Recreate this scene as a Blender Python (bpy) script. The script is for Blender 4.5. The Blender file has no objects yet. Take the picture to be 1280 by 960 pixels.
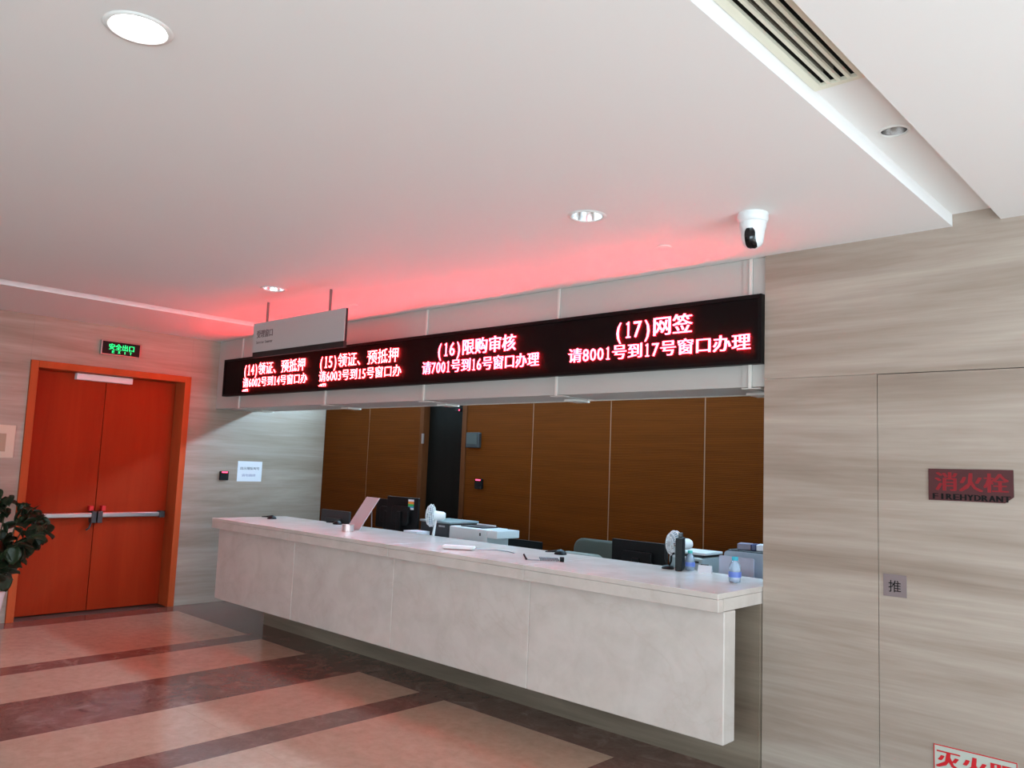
import bpy, bmesh, math, random
from mathutils import Vector, Matrix
random.seed(7)
SC = bpy.context.scene
COL = SC.collection

# ------------------------------------------------------------------ camera, world, light, exposure
cd = bpy.data.cameras.new('camera')
cd.sensor_width = 36.0
cd.lens = 1005.8 / 1280 * 36.0
cd.clip_start = 0.02
cam = bpy.data.objects.new('camera', cd)
COL.objects.link(cam)
cam.matrix_world = Matrix(((0.73244915, 0.04054147, 0.67961359, 0.0),
                           (0.67968818, -0.10112258, -0.72649721, 0.0),
                           (0.03927102, 0.99404759, -0.10162270, 1.65),
                           (0, 0, 0, 1)))
SC.camera = cam

world = bpy.data.worlds.new('world')
SC.world = world
world.use_nodes = True
bg = world.node_tree.nodes['Background']
bg.inputs['Color'].default_value = (0.80, 0.88, 1.0, 1)
bg.inputs['Strength'].default_value = 1.0

vs = SC.view_settings
vs.view_transform = 'Standard'
vs.look = 'None'
vs.gamma = 1.0
vs.use_curve_mapping = False
vs.exposure = 0.0


def daylight(name, center, normal, w, h, power, color):
    """daylight entering through one of the window openings"""
    d = bpy.data.lights.new(name, 'AREA')
    d.shape = 'RECTANGLE'
    d.size = w
    d.size_y = h
    d.energy = power
    d.color = color
    o = bpy.data.objects.new(name, d)
    o.location = center
    n = Vector(normal)
    o.rotation_euler = (-n).to_track_quat('Z', 'Y').to_euler()
    COL.objects.link(o)
    return o


daylight('daylight_hall_side', (3.92, 0.25, 1.45), (-1, 0, 0.15), 6.5, 2.3, 265, (0.74, 0.95, 1.07))
daylight('daylight_hall_rear', (0.9, -6.85, 1.45), (0, 1, 0.25), 5.6, 2.3, 345, (0.74, 0.95, 1.07))
daylight('daylight_office', (4.35, 5.40, 1.85), (-1, 0, 0), 0.80, 1.6, 36, (0.74, 0.91, 1.06))
daylight('daylight_clerestory', (-3.3, 5.895, 2.735), (0, -1, -0.25), 10.0, 0.15, 270, (0.50, 0.83, 1.10))
sun_d = bpy.data.lights.new('sun', 'SUN')       # sunlight falling on the hall floor through the side windows
sun_d.energy = 15.5
sun_d.angle = 0.01
sun_d.color = (0.90, 1.0, 1.06)
sun_o = bpy.data.objects.new('sun', sun_d)
sun_o.rotation_euler = Vector((math.cos(math.radians(40)), -0.12, math.sin(math.radians(40)))).to_track_quat('Z', 'Y').to_euler()
sun_o.location = (9, 0, 6)
COL.objects.link(sun_o)

# ------------------------------------------------------------------ key dimensions (metres)
XL = -8.713      # left wall
XJ = -2.095      # left end of the right stone wall
YW = 4.375       # right wall / fascia plane
YB = 5.872       # wood wall of the office
ZC = 2.938       # ceiling
ZS = 1.0315      # counter top
X1 = 4.05
Y0 = -7.0


# ------------------------------------------------------------------ materials
def lin(r, g, b):
    return tuple((c / 255 / 12.92 if c / 255 <= 0.04045 else ((c / 255 + 0.055) / 1.055) ** 2.4) for c in (r, g, b)) + (1,)


MATS = {}


def mat(name, rgb, rough=0.5, metal=0.0, spec=0.5, emit=None, estr=0.0, trans=0.0, alpha=1.0, coat=0.0):
    if name in MATS:
        return MATS[name]
    m = bpy.data.materials.new(name)
    m.use_nodes = True
    b = m.node_tree.nodes['Principled BSDF']
    b.inputs['Base Color'].default_value = lin(*rgb)
    b.inputs['Roughness'].default_value = rough
    b.inputs['Metallic'].default_value = metal
    b.inputs['Specular IOR Level'].default_value = spec
    b.inputs['Transmission Weight'].default_value = trans
    b.inputs['Alpha'].default_value = alpha
    b.inputs['Coat Weight'].default_value = coat
    if emit:
        b.inputs['Emission Color'].default_value = tuple(emit) + (1,)
        b.inputs['Emission Strength'].default_value = estr
    MATS[name] = m
    return m


def nodes_of(m):
    nt = m.node_tree
    return nt, nt.nodes, nt.links, nt.nodes['Principled BSDF']


def add_noise(nt, scale, detail, vec, rough=0.55, dist=0.0):
    n = nt.nodes.new('ShaderNodeTexNoise')
    n.inputs['Scale'].default_value = scale
    n.inputs['Detail'].default_value = detail
    n.inputs['Roughness'].default_value = rough
    n.inputs['Distortion'].default_value = dist
    nt.links.new(vec, n.inputs['Vector'])
    return n.outputs['Fac']


def mapped(nt, scale=(1, 1, 1), rot=(0, 0, 0)):
    tc = nt.nodes.new('ShaderNodeTexCoord')
    mp = nt.nodes.new('ShaderNodeMapping')
    mp.inputs['Scale'].default_value = scale
    mp.inputs['Rotation'].default_value = rot
    nt.links.new(tc.outputs['Object'], mp.inputs['Vector'])
    return mp.outputs['Vector']


def ramp(nt, fac, stops):
    r = nt.nodes.new('ShaderNodeValToRGB')
    cr = r.color_ramp
    while len(cr.elements) < len(stops):
        cr.elements.new(0.5)
    for e, (p, c) in zip(cr.elements, stops):
        e.position = p
        e.color = lin(*c)
    nt.links.new(fac, r.inputs['Fac'])
    return r.outputs['Color']


def mixc(nt, fac, a, b, mode='MIX'):
    m = nt.nodes.new('ShaderNodeMix')
    m.data_type = 'RGBA'
    m.blend_type = mode
    if isinstance(fac, (int, float)):
        m.inputs['Factor'].default_value = fac
    else:
        nt.links.new(fac, m.inputs['Factor'])
    nt.links.new(a, m.inputs['A'])
    nt.links.new(b, m.inputs['B'])
    return m.outputs['Result']


def bump(nt, fac, bsdf, strength=0.2, dist=0.01):
    b = nt.nodes.new('ShaderNodeBump')
    b.inputs['Strength'].default_value = strength
    b.inputs['Distance'].default_value = dist
    nt.links.new(fac, b.inputs['Height'])
    nt.links.new(b.outputs['Normal'], bsdf.inputs['Normal'])


def stone_layers(name, stops, rough=0.32, spec=0.4):
    """wood-grain limestone with horizontal strata"""
    m = mat(name, (170, 158, 146), rough, spec=spec)
    nt, N, L, b = nodes_of(m)
    big = add_noise(nt, 1.0, 5, mapped(nt, (0.42, 0.42, 5.0), (0.05, 0.09, 0)), 0.62, 0.5)
    fine = add_noise(nt, 1.0, 6, mapped(nt, (1.6, 1.6, 42.0), (0.03, 0.05, 0)), 0.65, 0.3)
    c1 = ramp(nt, big, stops)
    c2 = ramp(nt, fine, [(0.3, (226, 222, 217)), (0.55, (242, 240, 237)), (0.75, (255, 255, 252))])
    L.new(mixc(nt, 0.75, c1, c2, 'MULTIPLY'), b.inputs['Base Color'])
    return m


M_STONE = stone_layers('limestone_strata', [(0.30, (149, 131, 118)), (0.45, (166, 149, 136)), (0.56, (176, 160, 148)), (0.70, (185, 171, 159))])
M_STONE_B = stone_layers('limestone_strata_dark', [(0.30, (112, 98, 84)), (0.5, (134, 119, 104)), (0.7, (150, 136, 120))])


def marble(name, base, vein, rough=0.2, scale=1.0, coat=0.0):
    m = mat(name, base, rough, spec=0.45, coat=coat)
    nt, N, L, b = nodes_of(m)
    n1 = add_noise(nt, 1.6 * scale, 8, mapped(nt, (1, 1, 1.6), (0.4, 0.3, 0.2)), 0.6, 0.7)
    n2 = add_noise(nt, 6.5 * scale, 6, mapped(nt), 0.6, 0.4)
    lo = tuple(int(c * 0.975) for c in base)
    v = ramp(nt, n1, [(0.36, base), (0.488, lo), (0.5, vein), (0.512, lo), (0.66, base)])
    w = ramp(nt, n2, [(0.3, (232, 230, 226)), (0.6, (255, 255, 255))])
    L.new(mixc(nt, 0.6, v, w, 'MULTIPLY'), b.inputs['Base Color'])
    return m


M_MARBLE = marble('white_marble', (212, 201, 193), (203, 191, 182), 0.22, 0.7)


def floor_stone(name, a, b_, c, scale, rough=0.13):
    m = mat(name, a, rough, spec=0.55)
    nt, N, L, b = nodes_of(m)
    n1 = add_noise(nt, 2.2 * scale, 8, mapped(nt), 0.68, 0.9)
    n2 = add_noise(nt, 14 * scale, 6, mapped(nt), 0.7, 0.3)
    col = ramp(nt, n1, [(0.32, a), (0.52, b_), (0.70, c)])
    sp = ramp(nt, n2, [(0.33, (230, 226, 222)), (0.6, (255, 255, 255))])
    L.new(mixc(nt, 0.7, col, sp, 'MULTIPLY'), b.inputs['Base Color'])
    rr = N.new('ShaderNodeMapRange')
    rr.inputs['To Min'].default_value = rough * 0.7
    rr.inputs['To Max'].default_value = rough * 1.5
    L.new(n2, rr.inputs['Value'])
    L.new(rr.outputs['Result'], b.inputs['Roughness'])
    return m


M_FBEIGE = floor_stone('beige_marble_floor', (184, 156, 136), (190, 163, 142), (196, 170, 149), 1.0)
M_FBROWN = floor_stone('brown_marble_floor', (108, 80, 72), (124, 95, 86), (150, 124, 113), 2.4)
M_FBOUNCE = floor_stone('pale_bounce_floor', (196, 192, 188), (206, 203, 200), (214, 212, 210), 1.0, 0.3)  # unseen pale tiles, added to bounce sunlight neutrally onto the ceiling
M_GROUT = mat('floor_grout', (92, 74, 64), 0.7)
M_JOINT = mat('stone_joint', (70, 62, 55), 0.8)


def wood(name, a, b_, rough=0.4, grain=(1.5, 1.5, 14), ribs=None):
    m = mat(name, a, rough, spec=0.07)
    nt, N, L, b = nodes_of(m)
    n1 = add_noise(nt, 1.0, 6, mapped(nt, grain), 0.6, 0.6)
    col = ramp(nt, n1, [(0.3, a), (0.7, b_)])
    if ribs:
        wv = N.new('ShaderNodeTexWave')
        wv.wave_type = 'BANDS'
        wv.bands_direction = 'Z'
        wv.inputs['Scale'].default_value = ribs
        wv.inputs['Distortion'].default_value = 0.0
        L.new(mapped(nt), wv.inputs['Vector'])
        groove = ramp(nt, wv.outputs['Fac'], [(0.0, (190, 184, 178)), (0.25, (244, 242, 240)), (1.0, (255, 255, 255))])
        L.new(mixc(nt, 0.75, col, groove, 'MULTIPLY'), b.inputs['Base Color'])
        bump(nt, wv.outputs['Fac'], b, 0.25, 0.004)
    else:
        L.new(col, b.inputs['Base Color'])
    return m


M_SLATWOOD = wood('grooved_wood_panel', (90, 42, 5), (103, 50, 8), 0.6, (1.2, 1.2, 26), ribs=22.0)
M_DOORWOOD = wood('orange_wood_door', (146, 44, 17), (158, 52, 21), 0.5, (9, 9, 0.8))
M_FRAMEWOOD = wood('orange_wood_frame', (172, 76, 40), (184, 86, 47), 0.45, (9, 9, 0.8))
M_DARKDOOR = wood('dark_office_door', (17, 15, 13), (23, 21, 18), 0.35, (9, 9, 0.8))
M_JAMBWOOD = wood('dark_wood_jamb', (84, 46, 24), (98, 56, 32), 0.4, (9, 9, 0.8))

M_CEIL = mat('white_ceiling_paint', (236, 234, 232), 0.75, spec=0.2)
M_WHITEPAINT = mat('white_paint', (226, 224, 220), 0.6, spec=0.3)
M_FASCIA = mat('grey_white_fascia', (182, 178, 172), 0.42, spec=0.4)
M_POST = mat('pale_aluminium', (214, 210, 202), 0.35, spec=0.5)
M_CREAM = mat('cream_grille', (228, 224, 206), 0.45)
M_BLACK = mat('black_plastic', (10, 10, 11), 0.5, spec=0.25)
M_DEEP = mat('duct_black', (22, 21, 18), 0.8)
M_BLACKGLOSS = mat('black_gloss', (10, 10, 12), 0.08)
M_LEDPANEL = mat('led_matrix_black', (14, 8, 8), 0.6, spec=0.1)
M_LEDFRAME = mat('led_frame_black', (15, 11, 11), 0.5, spec=0.15)
M_LED = mat('bright_red_led', (255, 60, 50), 0.5, emit=(1.0, 0.024, 0.030), estr=62.0)
M_LED2 = mat('soft_red_led', (255, 60, 60), 0.5, emit=(1.0, 0.040, 0.068), estr=27.0)
M_GREEN = mat('green_sign_light', (0, 255, 120), 0.5, emit=(0.0, 1.0, 0.32), estr=1.15)
M_REDDOT = mat('red_indicator_light', (255, 30, 60), 0.5, emit=(1.0, 0.05, 0.12), estr=5.0)
M_LAMP = mat('lit_lamp', (255, 255, 255), 0.5, emit=(0.95, 0.97, 1.0), estr=14.0)
M_CHROME = mat('reflector_metal', (236, 236, 236), 0.22, metal=1.0)
M_STEEL = mat('brushed_steel', (176, 172, 168), 0.32, metal=1.0)
M_FROST = mat('frosted_lens', (196, 194, 190), 0.5)
M_PLASTICW = mat('white_plastic', (226, 228, 228), 0.35)
M_PLASTICG = mat('pale_grey_plastic', (186, 194, 196), 0.4)
M_DKGREY = mat('dark_grey_plastic', (46, 48, 50), 0.4)
M_SIGNGREY = mat('grey_sign_face', (176, 172, 170), 0.45)
M_SIGNBACK = mat('dark_sign_body', (20, 14, 14), 0.6)
M_INK = mat('dark_red_grey_ink', (84, 58, 58), 0.5)
M_PAPER = mat('white_paper', (226, 226, 232), 0.7)
M_INKGREY = mat('grey_print_ink', (92, 90, 100), 0.7)
M_INKBLUE = mat('pale_violet_ink', (146, 142, 172), 0.7)
M_CREAMSIGN = mat('cream_plaque', (206, 190, 170), 0.4)
M_CREAMINK = mat('tan_plaque_print', (170, 146, 122), 0.5)
M_PINK = mat('pale_pink_card', (206, 194, 198), 0.55)
M_GREYCHAIR = mat('grey_green_fabric', (84, 88, 82), 0.8)
M_GREYCHAIR2 = mat('light_grey_fabric', (112, 114, 106), 0.8)
M_LEAF = mat('dark_green_leaf', (26, 38, 20), 0.45, spec=0.4)
M_LEAF2 = mat('deep_green_leaf', (34, 46, 24), 0.45, spec=0.4)
M_STEM = mat('plant_stem', (70, 62, 38), 0.7)
M_POT = mat('white_ceramic_pot', (226, 216, 214), 0.25)
M_SOIL = mat('potting_soil', (46, 36, 28), 0.9)
M_REDPAINT = mat('red_sign_print', (200, 24, 34), 0.4)
M_HYDRANT = mat('dark_red_acrylic', (76, 32, 33), 0.45, spec=0.3)
M_HYDRED = mat('crimson_print', (132, 16, 25), 0.45, spec=0.3)
M_BLACKINK = mat('black_print', (9, 8, 8), 0.6, spec=0.2)
M_PUSH = mat('mauve_grey_plate', (128, 112, 112), 0.35)
M_PALEGREEN = mat('pale_green_sign', (186, 190, 178), 0.35)
M_BOTTLE = mat('clear_bottle_plastic', (206, 222, 240), 0.08, trans=0.7, alpha=1.0)
M_CAP = mat('teal_cap', (40, 158, 178), 0.4)
M_CAPG = mat('green_teal_cap', (70, 178, 166), 0.4)
M_LABELBLUE = mat('blue_bottle_label', (96, 118, 192), 0.4)
M_FROSTPANEL = mat('frosted_acrylic', (176, 188, 198), 0.3, trans=0.2)
M_FROSTPANEL2 = mat('lilac_frosted_acrylic', (188, 190, 206), 0.3, trans=0.2)
M_NAVY = mat('navy_packaging', (44, 52, 96), 0.4)
M_PACKW = mat('white_packaging', (226, 228, 236), 0.4)
M_PACKGREY = mat('mauve_packaging', (120, 112, 130), 0.4)
M_DESK = mat('grey_desk_laminate', (150, 148, 144), 0.45)
M_BLUEFOLDER = mat('blue_folder', (60, 72, 150), 0.5)
M_ORANGE = mat('sticker_orange', (236, 130, 40), 0.5)
M_STGREEN = mat('sticker_green', (70, 180, 90), 0.5)
M_STBLUE = mat('sticker_blue', (60, 150, 200), 0.5)
M_FANBLADE = mat('blue_grey_fan_blade', (150, 170, 186), 0.3)
M_GLASS = mat('window_glass', (235, 240, 242), 0.02, trans=1.0)


# ------------------------------------------------------------------ mesh helpers
def bm_box(bm, x0, x1, y0, y1, z0, z1, M=None):
    vs_ = []
    for z in (z0, z1):
        for x, y in ((x0, y0), (x1, y0), (x1, y1), (x0, y1)):
            p = Vector((x, y, z))
            vs_.append(bm.verts.new(M @ p if M else p))
    a, b, c, d, e, f, g, h = vs_
    for q in ((d, c, b, a), (e, f, g, h), (a, b, f, e), (b, c, g, f), (c, d, h, g), (d, a, e, h)):
        bm.faces.new(q)
    return vs_


def bm_lathe(bm, prof, seg=32, M=None, cap0=False, cap1=False):
    rings = []
    for r, z in prof:
        ring = []
        for i in range(seg):
            t = 2 * math.pi * i / seg
            p = Vector((r * math.cos(t), r * math.sin(t), z))
            ring.append(bm.verts.new(M @ p if M else p))
        rings.append(ring)
    for a, b in zip(rings, rings[1:]):
        for i in range(seg):
            bm.faces.new((a[i], a[(i + 1) % seg], b[(i + 1) % seg], b[i]))
    if cap0:
        bm.faces.new(rings[0][::-1])
    if cap1:
        bm.faces.new(rings[-1])


def bm_tube(bm, pts, rad, seg=10, caps=True):
    pts = [Vector(p) for p in pts]
    rads = rad if isinstance(rad, (list, tuple)) else [rad] * len(pts)
    rings = []
    for i, p in enumerate(pts):
        d = (pts[min(i + 1, len(pts) - 1)] - pts[max(i - 1, 0)]).normalized()
        up = Vector((0, 0, 1)) if abs(d.z) < 0.9 else Vector((1, 0, 0))
        u = d.cross(up).normalized()
        v = d.cross(u).normalized()
        rings.append([bm.verts.new(p + (u * math.cos(2 * math.pi * k / seg) + v * math.sin(2 * math.pi * k / seg)) * rads[i]) for k in range(seg)])
    for a, b in zip(rings, rings[1:]):
        for k in range(seg):
            bm.faces.new((a[k], a[(k + 1) % seg], b[(k + 1) % seg], b[k]))
    if caps:
        bm.faces.new(rings[0][::-1])
        bm.faces.new(rings[-1])


def bm_prism(bm, outline, depth, M=None):
    """outline in local XZ extruded along +Y by depth"""
    a = [bm.verts.new((M @ Vector((x, 0, z))) if M else Vector((x, 0, z))) for x, z in outline]
    b = [bm.verts.new((M @ Vector((x, depth, z))) if M else Vector((x, depth, z))) for x, z in outline]
    n = len(outline)
    bm.faces.new(a)
    bm.faces.new(b[::-1])
    for i in range(n):
        bm.faces.new((a[i], b[i], b[(i + 1) % n], a[(i + 1) % n]))


def rrect(x0, x1, z0, z1, r, seg=5):
    out = []
    for cx, cz, a0 in ((x1 - r, z1 - r, 0), (x0 + r, z1 - r, 90), (x0 + r, z0 + r, 180), (x1 - r, z0 + r, 270)):
        for i in range(seg + 1):
            t = math.radians(a0 + 90 * i / seg)
            out.append((cx + r * math.cos(t), cz + r * math.sin(t)))
    return out


def obj(name, bm, m, parent=None, smooth=False, bevel=0.0, bseg=2, loc=None, rotz=0.0):
    bmesh.ops.recalc_face_normals(bm, faces=bm.faces)
    me = bpy.data.meshes.new(name)
    bm.to_mesh(me)
    bm.free()
    me.materials.append(m)
    if smooth:
        for p in me.polygons:
            p.use_smooth = True
        try:
            me.set_sharp_from_angle(angle=math.radians(40))
        except Exception:
            pass
    o = bpy.data.objects.new(name, me)
    COL.objects.link(o)
    if parent:
        o.parent = parent
    if loc:
        o.location = loc
    if rotz:
        o.rotation_euler = (0, 0, rotz)
    if bevel:
        b = o.modifiers.new('bevel', 'BEVEL')
        b.width = bevel
        b.segments = bseg
        b.limit_method = 'ANGLE'
        b.angle_limit = math.radians(40)
    return o


def box(name, x0, x1, y0, y1, z0, z1, m, parent=None, bevel=0.0, bseg=2):
    bm = bmesh.new()
    bm_box(bm, x0, x1, y0, y1, z0, z1)
    return obj(name, bm, m, parent, bevel=bevel, bseg=bseg)


def tag(o, label, cat, group=None):
    o['label'] = label
    o['category'] = cat
    if group:
        o['group'] = group
    return o


def thing(name, label, cat, loc=(0, 0, 0), rotz=0.0, group=None):
    o = bpy.data.objects.new(name, None)
    o.empty_display_size = 0.1
    COL.objects.link(o)
    o.location = loc
    o.rotation_euler = (0, 0, rotz)
    return tag(o, label, cat, group)


def struct(o, label=None):
    o['kind'] = 'structure'
    if label:
        o['label'] = label
    return o


def copy_tree(src, parent=None):
    c = src.copy()
    COL.objects.link(c)
    c.parent = parent
    for ch in src.children:
        copy_tree(ch, c)
    return c


def glyph_bm(ch, cell_h, em_w, depth, bold=0.0, serif=False):
    """one character in local XZ facing -Y, inside a cell em_w wide (ascii: half of it)"""
    bm = bmesh.new()
    wide = ord(ch) > 0x2000
    adv = em_w if wide else em_w * 0.5
    if ch == '1' and serif:
        for a, b, c, d in ((0.44, 0.60, 0.06, 0.80), (0.30, 0.455, 0.66, 0.74), (0.28, 0.76, 0.0, 0.07)):
            bm_box(bm, a * adv, b * adv, -depth, 0, c * cell_h + 0.03 * cell_h, d * cell_h + 0.03 * cell_h)
        return bm
    cu = bpy.data.curves.new('t', 'FONT')
    cu.body = ch
    cu.resolution_u = 2
    to = bpy.data.objects.new('t', cu)
    COL.objects.link(to)
    bpy.context.view_layer.update()
    me = bpy.data.meshes.new_from_object(to.evaluated_get(bpy.context.evaluated_depsgraph_get()))
    bpy.data.objects.remove(to)
    xs = [v.co.x for v in me.vertices]
    mn, mx = min(xs), max(xs)
    if wide:
        sx, ox = em_w, 0.0
    else:
        sx = min(em_w * 0.40 / max(mx - mn, 0.01), em_w * 0.95)
        ox = (adv - (mx - mn) * sx) / 2 - mn * sx
    sz = cell_h * (1.0 if wide else 1.14)
    if not wide:
        bold *= 0.5
    for lay, k in enumerate((0, bold * 0.5, bold) if bold else (0,)):
        vm = [bm.verts.new((ox + v.co.x * sx + (k - bold * 0.5) * em_w, 0, (v.co.y + (0.085 if wide else 0.03)) * sz)) for v in me.vertices]
        fs = []
        for p in me.polygons:
            try:
                fs.append(bm.faces.new([vm[i] for i in p.vertices]))
            except ValueError:
                pass
        if depth:
            r = bmesh.ops.extrude_face_region(bm, geom=fs)
            bmesh.ops.translate(bm, vec=(0, -depth * (1 + 0.12 * lay), 0), verts=[g for g in r['geom'] if isinstance(g, bmesh.types.BMVert)])
    bpy.data.meshes.remove(me)
    bpy.data.curves.remove(cu)
    return bm


def lettering(chars, a0, a1, zc, h, pos, m, parent, depth=0.004, bold=0.0, serif=False, left=False):
    """a line of characters, each its own part, centred on zc; on a wall facing -Y, or on the left wall facing +X"""
    n = sum(1.0 if ord(c) > 0x2000 else 0.5 for c in chars)
    em = (a1 - a0) / n
    x = a0
    for c in chars:
        if c != ' ':
            bm = glyph_bm(c, h, em, depth, bold, serif)
            if left:
                bmesh.ops.rotate(bm, cent=(0, 0, 0), matrix=Matrix.Rotation(math.pi / 2, 3, 'Z'), verts=bm.verts)
                bmesh.ops.translate(bm, vec=(pos, x, zc - h / 2), verts=bm.verts)
            else:
                bmesh.ops.translate(bm, vec=(x, pos, zc - h / 2), verts=bm.verts)
            rel(obj('character', bm, m), parent)
        x += em * (1.0 if ord(c) > 0x2000 else 0.5)


def rel(o, p):
    """keep a world-space mesh in place under a moved parent"""
    o.parent = p
    o.matrix_parent_inverse = Matrix.Translation(-p.location) if not p.rotation_euler.z else p.matrix_basis.inverted()
    return o


# ================================================================== THE SETTING
# ---- floor: beige and brown marble bands
floor = struct(box('floor', XL - 0.5, 4.5, Y0, YB + 0.35, -0.12, -0.006, M_GROUT), 'polished marble floor with beige fields and brown bands')
bands = [(-8.712, -8.43, 'd'), (-8.43, -6.98, 'b'), (-6.98, -6.735, 'd'), (-6.735, -6.01, 'b'), (-6.01, -5.26, 'd'), (-5.26, -4.535, 'b'),
         (-4.535, -4.275, 'd'), (-4.275, -2.82, 'b'), (-2.82, -2.57, 'd'), (-2.57, -1.845, 'b'), (-1.845, -1.11, 'd'), (-1.11, -0.385, 'b'),
         (-0.385, -0.135, 'd'), (-0.135, 1.315, 'b'), (1.315, 1.565, 'd'), (1.565, 2.29, 'b'), (2.29, 3.02, 'd'), (3.02, 3.745, 'b'), (3.745, 4.05, 'd')]
G = 0.0008
for xa, xb, k in bands:
    y = 4.0
    step = 1.45 if k == 'b' else 0.725
    while y > Y0 + 0.01:
        ya = max(Y0, y - step)
        box('floor_tile', xa + G, xb - G, ya + G, y - G, -0.03, 0.0, M_FBOUNCE if xa > 0.8 else (M_FBEIGE if k == 'b' else M_FBROWN), floor)  # tiles by the side windows take the added pale bounce stone
        y = ya
x = -8.712
while x < 4.4:
    xb = min(x + 1.1, 4.5)
    box('floor_tile', x + G, xb - G, 4.0 + G, 4.86 - G, -0.03, 0.0, M_FBROWN, floor)
    box('floor_tile', x + G, xb - G, 4.86 + G, YB - G, -0.03, 0.0, M_FBEIGE, floor)
    x = xb


# ---- ceiling with real openings for the downlights
def plate_with_holes(name, x0, x1, y0, y1, z, th, holes, m, parent=None):
    bm = bmesh.new()
    loops = [[(x0, y0), (x1, y0), (x1, y1), (x0, y1)]]
    for cx, cy, r in holes:
        loops.append([(cx + r * math.cos(2 * math.pi * i / 40), cy + r * math.sin(2 * math.pi * i / 40)) for i in range(40)])
    edges = []
    for lp in loops:
        v = [bm.verts.new((a, b, z)) for a, b in lp]
        for i in range(len(v)):
            edges.append(bm.edges.new((v[i], v[(i + 1) % len(v)])))
    bmesh.ops.triangle_fill(bm, use_beauty=True, use_dissolve=False, edges=edges, normal=(0, 0, -1))
    r = bmesh.ops.extrude_face_region(bm, geom=list(bm.faces))
    bmesh.ops.translate(bm, vec=(0, 0, th), verts=[g for g in r['geom'] if isinstance(g, bmesh.types.BMVert)])
    return obj(name, bm, m, parent)


DL = [(-2.468, 0.902, 0.082), (-2.482, 3.165, 0.082), (-5.533, 3.183, 0.082)]
SLOT_A, SLOT_B, ZT = -1.098, -0.885, 3.001
LS_A, LS_B = -7.34, -7.103
ceiling = struct(plate_with_holes('ceiling', LS_B, SLOT_A, Y0, YW + 0.02, ZC, 0.14, DL, M_CEIL), 'white plaster ceiling with two recessed slots')
box('ceiling_panel', SLOT_B, X1, Y0, YW, ZC, ZC + 0.14, M_CEIL, ceiling)
box('ceiling_panel', XL - 0.02, LS_A, Y0, YW + 0.02, ZC, ZC + 0.14, M_CEIL, ceiling)
plate_with_holes('slot_panel', SLOT_A, SLOT_B, 2.667, YW, ZT, 0.10, [(-0.995, 3.172, 0.047)], M_CEIL, ceiling)
box('slot_panel', SLOT_A, SLOT_B, Y0, 0.30, ZT, ZT + 0.10, M_CEIL, ceiling)
box('slot_panel', LS_A, LS_B, Y0, YW + 0.02, ZT + 0.02, ZT + 0.10, M_CEIL, ceiling)
box('office_ceiling', XL - 0.02, 4.5, 4.85, YB + 0.02, 2.83, 2.93, M_CEIL, ceiling)
box('office_ceiling', XJ + 0.001, 4.5, 4.676, 4.849, 2.83, 2.93, M_CEIL, ceiling)
box('slab_edge', XL - 0.4, 4.6, YW + 0.301, YB + 0.3, 3.10, 3.14, M_CEIL, ceiling)

# ---- left wall (limestone slabs) with the door recess
J = 0.0005
DY0, DY1, DZ = 2.475, 4.077, 2.498       # outside of the door casing
wl = struct(box('wall_left', XL - 0.45, XL - 0.34, Y0, YB + 0.3, 0, ZC, M_JOINT), 'left wall clad in veined beige limestone slabs')
rows = [(0.0, 1.10), (1.10, 2.21), (2.21, ZC)]


def left_slabs(ya, yb, zs):
    for za, zb in zs:
        box('stone_slab', XL - 0.33, XL, ya + J, yb - J, za + J, zb - J, M_STONE, wl)


ys = [Y0, -5.2, -3.4, -1.6, 0.2, DY0]
for a, b in zip(ys, ys[1:]):
    left_slabs(a, b, rows)
left_slabs(DY0, DY1, [(DZ, ZC)])
left_slabs(DY1, YB, rows)
box('wall_core', XL - 0.34, XL - 0.004, Y0, DY0 - 0.002, 0, ZC, M_JOINT, wl)
box('wall_core', XL - 0.34, XL - 0.004, DY1 + 0.002, YB, 0, ZC, M_JOINT, wl)
box('wall_core', XL - 0.34, XL - 0.004, DY0, DY1, DZ + 0.002, ZC, M_JOINT, wl)

# ---- right wall (limestone slabs, concealed hydrant door)
wr = struct(box('wall_right', XJ + 0.02, X1, YW + 0.02, YW + 0.30, 0, 3.08, M_JOINT), 'right wall clad in pale wood-grain limestone slabs')
TH = 0.035
HX0, HX1, HZ = -1.467, -0.42, 2.207
box('stone_slab', XJ, 0.9, YW, YW + TH, HZ + 0.001, 3.08, M_STONE, wr)
box('stone_slab', XJ, HX0 - 0.002, YW, YW + TH, 0.0, HZ - 0.0005, M_STONE, wr)
box('hydrant_door', HX0 + 0.001, HX1, YW, YW + TH, 0.004, HZ - 0.003, M_STONE, wr)
box('stone_slab', HX1 + 0.003, 0.9, YW, YW + TH, 0.0, HZ - 0.001, M_STONE, wr)
for a, b in ((0.9, 2.5), (2.5, 4.05)):
    box('stone_slab', a + J, b - J, YW, YW + TH, HZ + 0.001, ZC + 0.05, M_STONE, wr)
    box('stone_slab', a + J, b - J, YW, YW + TH, 0.0, HZ - 0.001, M_STONE, wr)
box('jamb_slab', XJ, XJ + 0.03, YW + TH + 0.001, YW + 0.31, 0.0, 3.06, M_STONE, wr)

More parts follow.
